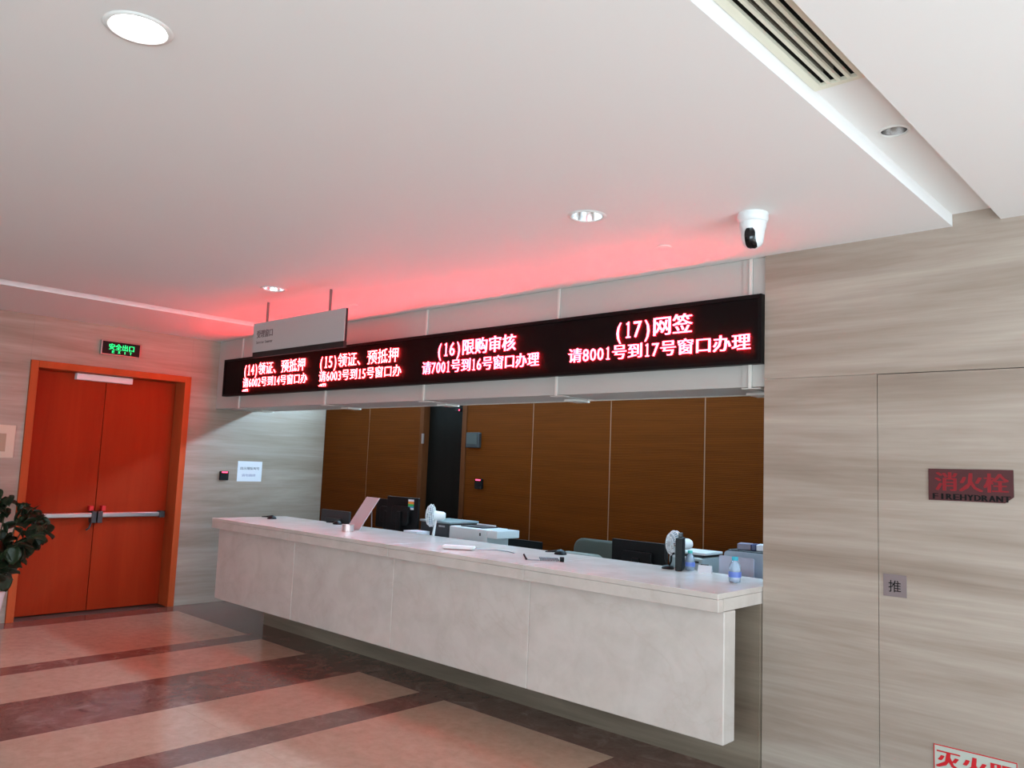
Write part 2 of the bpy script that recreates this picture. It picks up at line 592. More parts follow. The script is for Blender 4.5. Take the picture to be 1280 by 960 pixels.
# ---- back wall of the office: grooved wood panels between thin pale strips
wb = struct(box('wall_back', XL - 0.4, 4.5, YB + 0.13, YB + 0.25, 0, 2.645, M_JOINT), 'office back wall of grooved brown wood panels')
seams = [-8.712, -7.80, -6.862]
seams_r = [-6.118, -5.192, -4.265, -3.322, -2.38, -1.44, -0.50, 0.44, 1.38, 2.32, 3.26, 4.5]
for ss in (seams, seams_r):
    for a, b in zip(ss, ss[1:]):
        box('wood_panel', a + 0.006, b - 0.006, YB, YB + 0.12, 0, 2.645, M_SLATWOOD, wb)
    for s in ss[1:-1]:
        box('seam_strip', s - 0.006, s + 0.006, YB + 0.004, YB + 0.12, 0, 2.645, mat('tan_seam_strip', (150, 112, 84), 0.5), wb)
box('wood_panel', -6.862, -6.118, YB, YB + 0.12, 2.44, 2.645, M_SLATWOOD, wb)

w4 = struct(box('window_4', -8.70, 4.5, YB + 0.05, YB + 0.10, 2.8185, 2.8295, M_POST), 'clerestory strip window above the wood panelling')
for i in range(12):
    xx = -8.70 + i * 1.197
    box('window_mullion', xx, xx + 0.03, YB + 0.06, YB + 0.10, 2.6455, 2.818, M_POST, w4)

# office end wall with the window the daylight comes through
we = struct(box('wall_end', 4.42, 4.55, YW + 0.3, YB + 0.2, 0, 0.95, M_WHITEPAINT), 'white end wall of the office under its window')
box('wall_head', 4.42, 4.55, YW + 0.3, YB + 0.2, 2.72, 2.93, M_WHITEPAINT, we)
w1 = struct(box('window_1', 4.40, 4.46, 4.90, 4.94, 0.95, 2.72, M_POST), 'office window frame')
box('window_frame', 4.40, 4.46, 5.83, 5.87, 0.95, 2.72, M_POST, w1)

# hall: window walls behind and beside the photographer
wrr = struct(box('wall_rear', XL - 0.4, X1 + 0.1, Y0 - 0.12, Y0, 0, 0.22, M_WHITEPAINT), 'rear hall wall under the long windows')
box('wall_head', XL - 0.4, X1 + 0.1, Y0 - 0.12, Y0, 2.70, 3.1, M_WHITEPAINT, wrr)
box('wall_pier', XL - 0.4, -1.9, Y0 - 0.12, Y0, 0.22, 2.70, M_WHITEPAINT, wrr)
box('wall_pier', 3.7, X1 + 0.1, Y0 - 0.12, Y0, 0.22, 2.70, M_WHITEPAINT, wrr)
w2 = struct(box('window_2', -1.9, 3.7, Y0 - 0.10, Y0 - 0.04, 0.22, 0.28, M_POST), 'rear hall window frame')
for i in range(5):
    xx = -1.9 + i * 5.54 / 4
    box('window_mullion', xx, xx + 0.06, Y0 - 0.10, Y0 - 0.04, 0.28, 2.70, M_POST, w2)
wsd = struct(box('wall_side', X1, X1 + 0.12, Y0, YW + 0.3, 0, 0.22, M_WHITEPAINT), 'side hall wall under the long windows')
box('wall_head', X1, X1 + 0.12, Y0, YW + 0.3, 2.70, 3.1, M_WHITEPAINT, wsd)
box('wall_pier', X1, X1 + 0.12, Y0, -3.05, 0.22, 2.70, M_WHITEPAINT, wsd)
box('wall_pier', X1, X1 + 0.12, 3.55, YW + 0.3, 0.22, 2.70, M_WHITEPAINT, wsd)
w3 = struct(box('window_3', X1 + 0.04, X1 + 0.10, -3.05, 3.55, 0.22, 0.28, M_POST), 'side hall window frame')
for i in range(5):
    yy = -3.05 + i * 6.54 / 4
    box('window_mullion', X1 + 0.04, X1 + 0.10, yy, yy + 0.06, 0.28, 2.70, M_POST, w3)

# ---- bulkhead over the counter: fascia panels between pale posts
FB = 2.168
bh = struct(box('wall_bulkhead', XL, XJ, YW + 0.035, 4.83, FB + 0.012, 3.07, M_FASCIA), 'grey white bulkhead above the counter')
posts = [-8.20, -6.56, -5.13, -3.69, -2.21]
edges_ = [XL + 0.002] + posts + [XJ - 0.001]
for a, b in zip(edges_, edges_[1:]):
    pa = a + (0.032 if a != edges_[0] else 0)
    pb = b - (0.032 if b != edges_[-1] else 0)
    box('fascia_panel', pa, pb, YW + 0.018, YW + 0.036, FB, ZC - 0.002, M_FASCIA, bh)
    box('soffit_panel', pa, pb, YW + 0.037, 4.83, FB, FB + 0.011, M_FASCIA, bh)
for p in posts:
    box('post', p - 0.031, p + 0.031, YW + 0.012, YW + 0.05, FB - 0.002, ZC - 0.002, M_FASCIA, bh)
    box('post_edge', p + 0.014, p + 0.031, YW + 0.002, YW + 0.0115, FB - 0.006, ZC - 0.002, M_POST, bh)
    box('post_foot', p - 0.03, p + 0.09, YW + 0.004, YW + 0.075, FB - 0.012, FB - 0.007, M_POST, bh)
    box('soffit_bracket', p - 0.10 - 0.06, p - 0.10 + 0.06, 4.70, 4.86, FB - 0.016, FB - 0.001, M_POST, bh)
box('back_edge_trim', XL, XJ, 4.831, 4.852, FB - 0.004, 2.83, M_POST, bh)

# ---- double door in the left wall
d1 = struct(box('door_1', XL - 0.335, XL - 0.305, DY0, DY1, 0.0, DZ, M_DEEP), 'orange wooden double door with steel panic bars')
CW = 0.07
box('door_frame', XL - 0.30, XL + 0.022, DY0 + 0.001, DY0 + CW, 0.0, DZ - 0.002, M_FRAMEWOOD, d1, bevel=0.004)
box('door_frame', XL - 0.30, XL + 0.022, DY1 - CW, DY1 - 0.001, 0.0, DZ - 0.002, M_FRAMEWOOD, d1, bevel=0.004)
box('door_frame', XL - 0.30, XL + 0.022, DY0 + CW, DY1 - CW, DZ - CW, DZ - 0.002, M_FRAMEWOOD, d1, bevel=0.004)
LX = XL - 0.20
SEAM = 3.262
for a, b in ((DY0 + CW + 0.003, SEAM - 0.003), (SEAM + 0.003, DY1 - CW - 0.003)):
    box('door_leaf', LX - 0.05, LX, a, b, 0.008, DZ - CW - 0.004, M_DOORWOOD, d1, bevel=0.003)
for a, b in ((2.72, 3.225), (3.30, 3.905)):
    bm = bmesh.new()
    bm_box(bm, LX + 0.03, LX + 0.075, a, b, 0.955, 1.005)
    pb_ = obj('panic_bar', bm, M_STEEL, d1, bevel=0.008)
    e0 = (b, b + 0.06) if a > 3.25 else (a - 0.06, a)
    box('bar_bracket', LX + 0.001, LX + 0.082, e0[0], e0[1], 0.945, 1.015, M_DKGREY, pb_, bevel=0.006)
for s, a, b in ((-1, SEAM - 0.055, SEAM - 0.006), (1, SEAM + 0.006, SEAM + 0.055)):
    lk = box('lock_case', LX + 0.001, LX + 0.08, a, b, 0.90, 1.02, M_DKGREY, d1, bevel=0.006)
    box('red_latch', LX + 0.012, LX + 0.075, a + 0.005 + s * 0.03, b - 0.005 + s * 0.03, 1.025, 1.075, M_REDPAINT, lk, bevel=0.004)
bm = bmesh.new()
bm_tube(bm, [(LX + 0.06, SEAM - 0.05, 0.90), (LX + 0.075, SEAM - 0.07, 0.85), (LX + 0.06, SEAM - 0.09, 0.83)], 0.010)
obj('lever_handle', bm, M_DKGREY, d1, smooth=True)
cl = box('door_closer', LX + 0.002, LX + 0.07, 2.945, 3.505, 2.36, 2.425, M_PLASTICW, d1, bevel=0.006)

# ---- dark office door in the back wall
d2 = struct(box('door_2', -6.80, -6.18, YB + 0.075, YB + 0.115, 0.0, 2.38, M_DARKDOOR), 'narrow dark office door in wood panelling')
box('door_frame', -6.860, -6.80, YB - 0.012, YB + 0.12, 0.0, 2.44, M_JAMBWOOD, d2, bevel=0.003)
box('door_frame', -6.18, -6.120, YB - 0.012, YB + 0.12, 0.0, 2.44, M_JAMBWOOD, d2, bevel=0.003)
box('door_frame', -6.80, -6.18, YB - 0.012, YB + 0.12, 2.38, 2.44, M_JAMBWOOD, d2, bevel=0.003)
box('hinge', -6.806, -6.775, YB - 0.03, YB - 0.013, 1.86, 1.97, M_STEEL, d2, bevel=0.004)

# ================================================================== LARGE THINGS
# ---- marble service counter
ct = thing('service_counter', 'long white marble service counter with recessed brown base', 'counter', (-4.84, 4.2, 0))
CX0, CX1 = -7.592, XJ - 0.004


cuts = [CX0, -6.20, -4.835, -3.463, CX1]
for a, b in zip(cuts, cuts[1:]):
    rel(box('worktop', a + 0.0006, b - 0.0006, 3.876, 4.695, ZS - 0.03, ZS, M_MARBLE, bevel=0.003), ct)
    rel(box('worktop_edge', a + 0.0006, b - 0.0006, 3.878, 3.93, ZS - 0.098, ZS - 0.031, M_MARBLE, bevel=0.004), ct)
    pa = a + (0.03 if a == CX0 else 0)
    rel(box('front_panel', pa + 0.0008, b - 0.0008, 3.945, 4.068, 0.256, ZS - 0.0985, M_MARBLE, bevel=0.006), ct)
rel(box('worktop_substrate', CX0 + 0.04, CX1 - 0.002, 3.935, 4.69, ZS - 0.095, ZS - 0.031, M_MARBLE), ct)
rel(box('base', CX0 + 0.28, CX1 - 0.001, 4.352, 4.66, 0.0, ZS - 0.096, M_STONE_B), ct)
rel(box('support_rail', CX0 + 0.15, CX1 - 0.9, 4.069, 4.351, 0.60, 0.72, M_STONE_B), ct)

# ---- LED display
led = thing('led_display', 'long black LED display with glowing red characters above the counter', 'display', (-5.29, 4.36, 2.30))
SX0, SX1, SZ0, SZ1 = -8.478, XJ - 0.002, 2.298, 2.707
rel(box('display_housing', SX0, SX1, 4.352, 4.392, SZ0, SZ1, M_LEDFRAME), led)
fr = 0.022
rel(box('display_frame', SX0, SX1, 4.335, 4.3515, SZ1 - fr, SZ1, M_LEDFRAME), led)
rel(box('display_frame', SX0, SX1, 4.335, 4.3515, SZ0, SZ0 + fr, M_LEDFRAME), led)
rel(box('display_frame', SX0, SX0 + fr, 4.335, 4.3515, SZ0 + fr, SZ1 - fr, M_LEDFRAME), led)
rel(box('display_frame', SX1 - fr, SX1, 4.335, 4.3515, SZ0 + fr, SZ1 - fr, M_LEDFRAME), led)
rel(box('led_panel', SX0 + fr, SX1 - fr, 4.346, 4.3515, SZ0 + fr, SZ1 - fr, M_LEDPANEL), led)
LINES = [('(14)领证、预抵押', -8.039, -6.840, 2.574, 0.138), ('请6002号到14号窗口办', -8.043, -6.793, 2.434, 0.108),
         ('(15)领证、预抵押', -6.604, -5.401, 2.574, 0.138), ('请6003号到15号窗口办', -6.600, -5.355, 2.434, 0.108),
         ('(16)限购审核', -4.915, -4.033, 2.577, 0.134), ('请7001号到16号窗口办理', -5.092, -3.799, 2.434, 0.112),
         ('(17)网签', -3.141, -2.548, 2.583, 0.134), ('请8001号到17号窗口办理', -3.532, -2.162, 2.436, 0.106)]
for s, a, b, z, h in LINES:
    lettering(s, a, b, z, h, 4.340, M_LED if a < -5.2 else M_LED2, led, depth=0.003, bold=0.0 if a < -5.2 else 0.04, serif=True)
for a in (-8.040, -6.590):       # tops of the next line of characters scrolling into view
    for q in ((0.0, 0.05, 2.338, 2.346), (0.02, 0.045, 2.3465, 2.357), (0.055, 0.115, 2.354, 2.361), (0.055, 0.062, 2.334, 2.3535), (0.082, 0.089, 2.334, 2.3535), (0.108, 0.115, 2.334, 2.3535)):
        rel(box('stroke', a + q[0], a + q[1], 4.338, 4.341, q[2], q[3], M_LED), led)

# ---- hanging direction sign
hs = thing('hanging_sign', 'grey rectangular sign hanging on two rods before the LED display', 'sign', (-5.59, 3.47, 2.52))
rel(box('sign_face', -6.252, -4.932, 3.436, 3.442, 2.522, 2.770, M_SIGNGREY), hs)
rel(box('sign_body', -6.252, -4.932, 3.4425, 3.462, 2.522, 2.770, M_SIGNBACK), hs)
rel(box('bottom_strip', -6.252, -4.940, 3.4425, 3.470, 2.478, 2.5215, M_SIGNBACK), hs)  # dark strip below the sign face
for xx in (-6.065, -5.157):
    bm = bmesh.new()
    bm_tube(bm, [(xx, 3.452, 2.770), (xx, 3.452, ZC)], 0.010, 12)
    rod = rel(obj('rod', bm, mat('dark_rod', (120, 90, 88), 0.4), smooth=True), hs)
lettering('受理窗口', -6.19, -5.93, 2.675, 0.070, 3.4358, M_INK, hs, depth=0.001, bold=0.03)
lettering('Service Counter', -6.19, -5.93, 2.605, 0.030, 3.4358, M_INK, hs, depth=0.001, bold=0.03)

# ---- linear air grille in the ceiling slot
gr = thing('air_grille', 'cream linear air grille with dark slits in the ceiling slot', 'vent', (-0.99, 1.5, ZT))
GA, GB = SLOT_A + 0.002, SLOT_B - 0.002
GT = ZT + 0.008
GR = GA + 0.154
rel(box('frame', GA, GA + 0.030, 0.302, 2.664, ZT - 0.006, GT, M_CREAM), gr)
rel(box('frame', GR, GB, 0.302, 2.664, ZT - 0.006, GT, M_CREAM), gr)
rel(box('frame', GA + 0.030, GR, 2.640, 2.664, ZT - 0.006, GT, M_CREAM), gr)
rel(box('frame', GA + 0.030, GR, 0.302, 0.326, ZT - 0.006, GT, M_CREAM), gr)
inner = (GR) - (GA + 0.030)
SW = 0.012
slit = (inner - 3 * SW) / 4
for i in range(3):
    a = GA + 0.030 + slit * (i + 1) + SW * i
    rel(box('slat', a, a + SW, 0.327, 2.639, ZT - 0.004, GT, M_CREAM), gr)
for i in (1, 2):
    a = GA + 0.030 + (slit + SW) * i
    rel(box('deflector_blade', a + 0.004, a + 0.007, 0.34, 2.56, ZT + 0.004, ZT + 0.05, mat('dusty_blade', (92, 88, 78), 0.6)), gr)
rel(box('duct', GA, GB, 0.302, 2.664, ZT + 0.075, ZT + 0.09, M_DEEP), gr)
rel(box('duct', GA, GA + 0.028, 0.302, 2.664, GT + 0.0005, ZT + 0.0745, M_DEEP), gr)
rel(box('duct', GR + 0.002, GB, 0.302, 2.664, GT + 0.0005, ZT + 0.0745, M_DEEP), gr)
rel(box('duct', GA + 0.035, GB - 0.007, 2.642, 2.664, GT + 0.0005, ZT + 0.0745, M_DEEP), gr)
for i in range(3):
    a = GA + 0.030 + slit * (i + 1) + SW * i
    rel(box('slat_web', a + 0.004, a + 0.007, 0.327, 2.639, GT + 0.0005, ZT + 0.0745, M_DEEP), gr)


# ---- recessed downlights
def downlight(x, y, z, r, label, lit=False, group=None):
    t = thing('downlight', label, 'light', (x, y, z), 0, group)
    bm = bmesh.new()
    bm_lathe(bm, [(r * 0.99, 0.004), (r * 0.99, -0.003), (r * 1.04, -0.006), (r * 1.16, -0.005), (r * 1.22, -0.0005)], 40)
    obj('trim_ring', bm, M_WHITEPAINT, t, smooth=True)
    bm = bmesh.new()
    bm_lathe(bm, [(r * 0.985, 0.0), (r * 0.94, 0.025), (r * 0.80, 0.062), (r * 0.60, 0.09)], 40)
    obj('reflector', bm, M_CHROME, t, smooth=True)
    bm = bmesh.new()
    if lit:
        bm_lathe(bm, [(r * 0.95, 0.012), (r * 0.7, 0.004), (r * 0.35, 0.0), (0.001, -0.001)], 40, cap1=True)
        obj('diffuser', bm, M_LAMP, t, smooth=True)
    else:
        bm_lathe(bm, [(r * 0.62, 0.092), (r * 0.40, 0.088), (r * 0.30, 0.07), (r * 0.26, 0.03), (r * 0.12, 0.022), (0.001, 0.021)], 24, cap1=True)
        obj('bulb', bm, M_FROST, t, smooth=True)
    return t


downlight(DL[0][0], DL[0][1], ZC, DL[0][2], 'round recessed ceiling downlight switched on and glowing white', True)
downlight(DL[1][0], DL[1][1], ZC, DL[1][2], 'unlit round downlight in the ceiling beside the white dome camera')
downlight(DL[2][0], DL[2][1], ZC, DL[2][2], 'unlit round downlight in the ceiling above the hanging sign')
downlight(-0.995, 3.172, ZT, 0.047, 'small unlit downlight inside the ceiling slot beside the air grille')


# ---- flush sprinkler covers
def cover(x, y, label):
    bm = bmesh.new()
    bm_lathe(bm, [(0.034, 0.0), (0.034, -0.003), (0.042, -0.003), (0.042, -0.006), (0.030, -0.008), (0.001, -0.009)], 32, cap1=True)
    return tag(obj('sprinkler_cover', bm, M_CEIL, smooth=True, loc=(x, y, ZC)), label, 'ceiling cover')


cover(-2.467, 3.867, 'small white flush sprinkler cover on the ceiling beside the dome camera')
cover(-5.507, 3.915, 'small white flush sprinkler cover on the ceiling behind the hanging sign')

# ---- dome camera
dc = thing('dome_camera', 'white dome security camera with black window on the ceiling', 'security camera', (-1.800, 3.620, ZC))
bm = bmesh.new()
bm_lathe(bm, [(0.074, 0.0), (0.076, -0.010), (0.0755, -0.026), (0.070, -0.044), (0.067, -0.046)], 40, cap1=True)
obj('mount', bm, M_PLASTICW, dc, smooth=True)
bm = bmesh.new()
bm_lathe(bm, [(0.067, -0.0465), (0.064, -0.070), (0.058, -0.088), (0.055, -0.110), (0.054, -0.125), (0.050, -0.145), (0.040, -0.163), (0.022, -0.176), (0.001, -0.179)], 40)
hd = obj('head', bm, M_PLASTICW, dc, smooth=True)
bm = bmesh.new()
pts = []
az0 = math.atan2(-3.62, 1.80) - 0.27
prof = [(0.0597, -0.086), (0.0575, -0.098), (0.0565, -0.110), (0.0557, -0.125), (0.0520, -0.145), (0.0425, -0.1635), (0.030, -0.174), (0.018, -0.1795)]
wid = [0.25, 0.42, 0.47, 0.48, 0.52, 0.66, 0.85, 0.6]
sh = [0.0, 0.0, 0.0, 0.0, 0.03, 0.10, 0.20, 0.3]
rows_ = []
for (r, z), w_, s_ in zip(prof, wid, sh):
    rows_.append([bm.verts.new(((r + 0.0012) * math.cos(az0 + s_ + w_ * (i / 6 - 1)), (r + 0.0012) * math.sin(az0 + s_ + w_ * (i / 6 - 1)), z)) for i in range(13)])
for a, b in zip(rows_, rows_[1:]):
    for i in range(12):
        bm.faces.new((a[i], a[i + 1], b[i + 1], b[i]))
obj('lens_window', bm, M_BLACKGLOSS, hd, smooth=True)
bm = bmesh.new()
bm_lathe(bm, [(0.0, -0.002), (0.014, 0.0), (0.017, 0.004), (0.017, 0.02)], 20)
RL = Matrix.Translation((0.045 * math.cos(az0), 0.045 * math.sin(az0), -0.118)) @ Vector((-math.cos(az0), -math.sin(az0), 0)).to_track_quat('Z', 'Y').to_matrix().to_4x4()
bmesh.ops.transform(bm, matrix=RL, verts=bm.verts)
obj('lens', bm, M_BLACKGLOSS, hd, smooth=True)

# ---- exit sign above the door
es = thing('exit_sign', 'black emergency exit sign with green lettering above the orange door', 'sign', (XL, 3.288, 2.63))
rel(box('sign_case', XL + 0.0005, XL + 0.045, 3.090, 3.486, 2.630, 2.778, M_STEEL, bevel=0.004), es)
rel(box('sign_face', XL + 0.0455, XL + 0.048, 3.102, 3.476, 2.640, 2.769, M_BLACK), es)
RZ = math.pi / 2


def lefttext(s_, y0, y1, zc, h, x, m, parent, bold=0.0, depth=0.0012):
    lettering(s_, y0, y1, zc, h, x, m, parent, depth, bold, left=True)


lefttext('安全出口', 3.160, 3.425, 2.720, 0.068, XL + 0.0485, M_GREEN, es, bold=0.04)
lefttext('E X I T', 3.195, 3.400, 2.668, 0.034, XL + 0.0485, M_GREEN, es, bold=0.06)

# ---- things on the left wall
nt_ = thing('paper_notice', 'white printed paper notice on the limestone wall beside the card reader', 'notice', (XL, 4.868, 1.35))
rel(box('sheet', XL + 0.0005, XL + 0.002, 4.715, 5.026, 1.352, 1.586, M_PAPER), nt_)
lefttext('出示排队叫号', 4.745, 4.995, 1.505, 0.036, XL + 0.0022, M_INKGREY, nt_, bold=0.05, depth=0.0004)
lefttext('请勿拥挤', 4.77, 4.95, 1.425, 0.034, XL + 0.0022, M_INKBLUE, nt_, bold=0.03, depth=0.0004)


def reader(name, M, label):
    t = thing(name, label, 'card reader')
    t.matrix_world = M
    bm = bmesh.new()
    bm_prism(bm, rrect(-0.05, 0.05, 0, 0.105, 0.01), -0.03)
    obj('case', bm, M_BLACK, t, bevel=0.003)
    bm = bmesh.new()
    bm_box(bm, -0.034, 0.034, -0.0325, -0.0302, 0.086, 0.098)
    obj('indicator', bm, M_REDDOT, t)
    return t


reader('card_reader', Matrix.Translation((XL + 0.001, 4.546, 1.362)) @ Matrix.Rotation(RZ, 4, 'Z'), 'black card reader with red light on the limestone wall by the paper notice')
reader('card_reader', Matrix.Translation((-5.887, YB - 0.001, 1.405)), 'black card reader with red light on the brown wood panelling')
pq = thing('wall_plaque', 'cream plaque on the limestone wall above the potted plant', 'plaque', (XL, 2.2, 1.54))
rel(box('plate', XL + 0.0005, XL + 0.012, 2.02, 2.405, 1.540, 1.852, M_CREAMSIGN, bevel=0.004), pq)
rel(box('printed_block', XL + 0.0122, XL + 0.013, 2.10, 2.33, 1.60, 1.77, M_CREAMINK), pq)

# ---- things on the right wall
hy = thing('fire_hydrant_sign', 'dark red fire hydrant sign with a chipped corner on the limestone wall', 'sign', (-1.04, YW, 1.57))
bm = bmesh.new()
bm_prism(bm, [(-1.223, 1.566), (-0.893, 1.568), (-0.857, 1.598), (-0.857, 1.724), (-1.223, 1.720)], -0.008)
bmesh.ops.translate(bm, vec=(0, YW - 0.0005, 0), verts=bm.verts)
rel(obj('plate', bm, M_HYDRANT), hy)
lettering('消火栓', -1.195, -0.875, 1.663, 0.098, YW - 0.0088, M_HYDRED, hy, depth=0.001, bold=0.07)
lettering('FIREHYDRANT', -1.207, -0.868, 1.589, 0.036, YW - 0.0088, M_BLACKINK, hy, depth=0.001, bold=0.16)
pp = thing('push_plate', 'small mauve grey push plate on the concealed stone door', 'sign', (-1.39, YW, 1.07))
rel(box('plate', -1.443, -1.332, YW - 0.004, YW - 0.0005, 1.071, 1.181, M_PUSH), pp)
lettering('推', -1.420, -1.355, 1.125, 0.064, YW - 0.0043, M_BLACKINK, pp, depth=0.0006)
ex = thing('extinguisher_sign', 'pale sign with red fire extinguisher lettering low on the stone door', 'sign', (-1.04, YW, 0.25))
rel(box('plate', -1.216, -0.868, YW - 0.006, YW - 0.0005, 0.253, 0.405, M_PALEGREEN), ex)
for a in ((-1.216, -0.868, 0.400, 0.405), (-1.216, -0.868, 0.253, 0.258), (-1.216, -1.212, 0.2585, 0.3995), (-0.872, -0.868, 0.2585, 0.3995)):
    rel(box('border', a[0], a[1], YW - 0.0068, YW - 0.0062, a[2], a[3], M_REDPAINT), ex)
lettering('灭火器', -1.207, -0.875, 0.346, 0.088, YW - 0.0068, M_REDPAINT, ex, depth=0.001, bold=0.08)
lettering('FIRE EXTINGUISHER', -1.207, -0.877, 0.281, 0.026, YW - 0.0068, M_BLACKINK, ex, depth=0.001, bold=0.06)

# ---- things on the wood wall
sp = thing('wall_speaker', 'dark square wall box on the wood panelling above the card reader', 'wall box', (-5.985, YB, 1.82))
rel(box('case', -6.080, -5.893, YB - 0.045, YB - 0.0005, 1.825, 1.982, M_DKGREY, bevel=0.006), sp)
rel(box('front_grille', -6.062, -5.911, YB - 0.049, YB - 0.0455, 1.862, 1.970, mat('speaker_grille_grey', (66, 70, 68), 0.7)), sp)
al = thing('alarm_sensor', 'small dark sensor with a red light at the dark door head', 'sensor', (-6.215, YB - 0.012, 2.20))
rel(box('case', -6.262, -6.188, YB - 0.045, YB - 0.0125, 2.203, 2.240, M_BLACK, bevel=0.004), al)
rel(box('indicator', -6.206, -6.192, YB - 0.0475, YB - 0.0455, 2.212, 2.226, M_REDDOT), al)

# ================================================================== POTTED PLANT
pt = thing('potted_plant', 'dark leafy potted plant in a white pot beside the orange door', 'plant', (-7.36, 1.83, 0))
bm = bmesh.new()
bm_lathe(bm, [(0.001, 0.0), (0.15, 0.0), (0.165, 0.01), (0.235, 0.50), (0.245, 0.53), (0.225, 0.53), (0.215, 0.49)], 40)
obj('pot', bm, M_POT, pt, smooth=True)
bm = bmesh.new()
bm_lathe(bm, [(0.214, 0.485), (0.1, 0.495), (0.001, 0.497)], 32)
obj('soil', bm, M_SOIL, pt, smooth=True)
leaf_meshes = []
for k in range(3):
    bm = bmesh.new()
    L_, W_ = (0.17, 0.15 + 0.015 * k)
    n = 7
    grid = []
    for i in range(n):
        t = i / (n - 1)
        w_ = W_ * 0.5 * math.sin(math.pi * min(1, t * 0.93 + 0.05)) ** 0.7
        z0 = -0.05 * t * t * (1 + 0.4 * k)
        grid.append([bm.verts.new((u * w_, t * L_, z0 + 0.018 * abs(u) - 0.01 * (1 - abs(u)))) for u in (-1, -0.5, 0, 0.5, 1)])
    for a, b in zip(grid, grid[1:]):
        for i in range(4):
            bm.faces.new((a[i], a[i + 1], b[i + 1], b[i]))
    r = bmesh.ops.extrude_face_region(bm, geom=list(bm.faces))
    bmesh.ops.translate(bm, vec=(0, 0, 0.0015), verts=[g for g in r['geom'] if isinstance(g, bmesh.types.BMVert)])
    bmesh.ops.recalc_face_normals(bm, faces=bm.faces)
    me = bpy.data.meshes.new('leaf')
    bm.to_mesh(me)
    bm.free()
    me.materials.append(M_LEAF if k != 1 else M_LEAF2)
    for p in me.polygons:
        p.use_smooth = True
    leaf_meshes.append(me)
rp = random.Random(11)
nst = 22
for i in range(nst):
    a = i * 2.399
    reach = 0.22 + 0.25 * ((i * 0.618) % 1.0)
    top = 0.74 + 0.92 * ((i * 0.381 + 0.2) % 1.0)
    pts = []
    for k in range(7):
        t = k / 6
        rr = 0.05 + reach * t ** 0.6
        pts.append(Vector((rr * math.cos(a + 0.25 * t), rr * math.sin(a + 0.25 * t), 0.48 + (top - 0.48) * math.sin(t * 1.45) / math.sin(1.45))))
    bm = bmesh.new()
    bm_tube(bm, pts, [0.009 - 0.001 * k for k in range(7)], 6)
    obj('stem', bm, M_STEM, pt, smooth=True)
    nl = 13
    for j in range(nl):
        t = 0.22 + 0.78 * j / (nl - 1)
        f_ = t * 6
        q = pts[min(5, int(f_))].lerp(pts[min(5, int(f_)) + 1], f_ - min(5, int(f_)))
        lo = bpy.data.objects.new('leaf', leaf_meshes[(i + j) % 3])
        COL.objects.link(lo)
        lo.parent = pt
        lo.location = q
        s_ = rp.uniform(0.5, 0.82)
        lo.scale = (s_, s_ * 0.9, s_)
        lo.rotation_euler = (rp.uniform(-1.2, 0.4), rp.uniform(-0.6, 0.6), a - math.pi / 2 + j * 2.4 + rp.uniform(-0.5, 0.5))

# ================================================================== OFFICE FURNITURE
dk = thing('office_desk', 'long grey office desk behind the marble counter', 'desk', (-4.7, 5.0, 0))
rel(box('desk_top', -7.5, XJ - 0.03, 4.72, 5.30, 0.72, 0.75, M_DESK, bevel=0.003), dk)
for xx in (-7.46, -5.7, -3.95, XJ - 0.08):
    rel(box('desk_leg', xx, xx + 0.04, 4.74, 5.28, 0.0, 0.719, M_DESK), dk)


def chair(x, y, rz, ztop, m, label):
    t = thing('office_chair', label, 'chair', (x, y, 0), rz)
    bm = bmesh.new()
    bm_prism(bm, rrect(-0.25, 0.25, 0.56, ztop, 0.10, 6), 0.06)
    bmesh.ops.translate(bm, vec=(0, 0.20, 0), verts=bm.verts)
    obj('backrest', bm, m, t, bevel=0.02, bseg=3)
    bm = bmesh.new()
    bm_box(bm, -0.24, 0.24, -0.25, 0.19, 0.44, 0.51)
    obj('seat', bm, m, t, bevel=0.025, bseg=3)
    bm = bmesh.new()
    bm_box(bm, -0.03, 0.03, 0.26, 0.275, 0.40, 0.75)
    bm_box(bm, -0.03, 0.03, 0.0, 0.26, 0.40, 0.438)
    obj('back_support', bm, M_BLACK, t)
    bm = bmesh.new()
    bm_lathe(bm, [(0.025, 0.10), (0.025, 0.399)], 16, cap0=True, cap1=True)
    obj('gas_column', bm, M_BLACK, t, smooth=True)
    for k in range(5):
        a = k * 2 * math.pi / 5
        bm = bmesh.new()
        bm_tube(bm, [(0.026 * math.cos(a), 0.026 * math.sin(a), 0.11), (0.27 * math.cos(a), 0.27 * math.sin(a), 0.075)], [0.022, 0.014], 8)
        lg = obj('leg', bm, M_BLACK, t, smooth=True)
        bm = bmesh.new()
        bm_lathe(bm, [(0.028, -0.012), (0.028, 0.012)], 12, M=Matrix.Translation((0.27 * math.cos(a), 0.27 * math.sin(a), 0.029)) @ Matrix.Rotation(math.pi / 2, 4, 'X'), cap0=True, cap1=True)
        obj('caster', bm, M_BLACK, lg, smooth=True)
    return t


chair(-4.32, 5.57, 0.0, 1.038, M_GREYCHAIR, 'dark grey green office chair with a high back behind the desk')
eb = thing('chair_like_shape', 'light grey rounded chair-like shape before the grey green chair', 'box', (-4.03, 5.10, 0.7505))  # plain block standing in for a low shape that looks like a chair back
bm = bmesh.new()
bm_prism(bm, rrect(-0.215, 0.215, 0.0, 0.232, 0.07, 6), 0.13)
obj('body', bm, M_GREYCHAIR2, eb, bevel=0.01)
bm = bmesh.new()
bm_box(bm, -0.16, 0.16, -0.003, -0.0005, 0.03, 0.12)
obj('front_plate', bm, M_GREYCHAIR, eb)


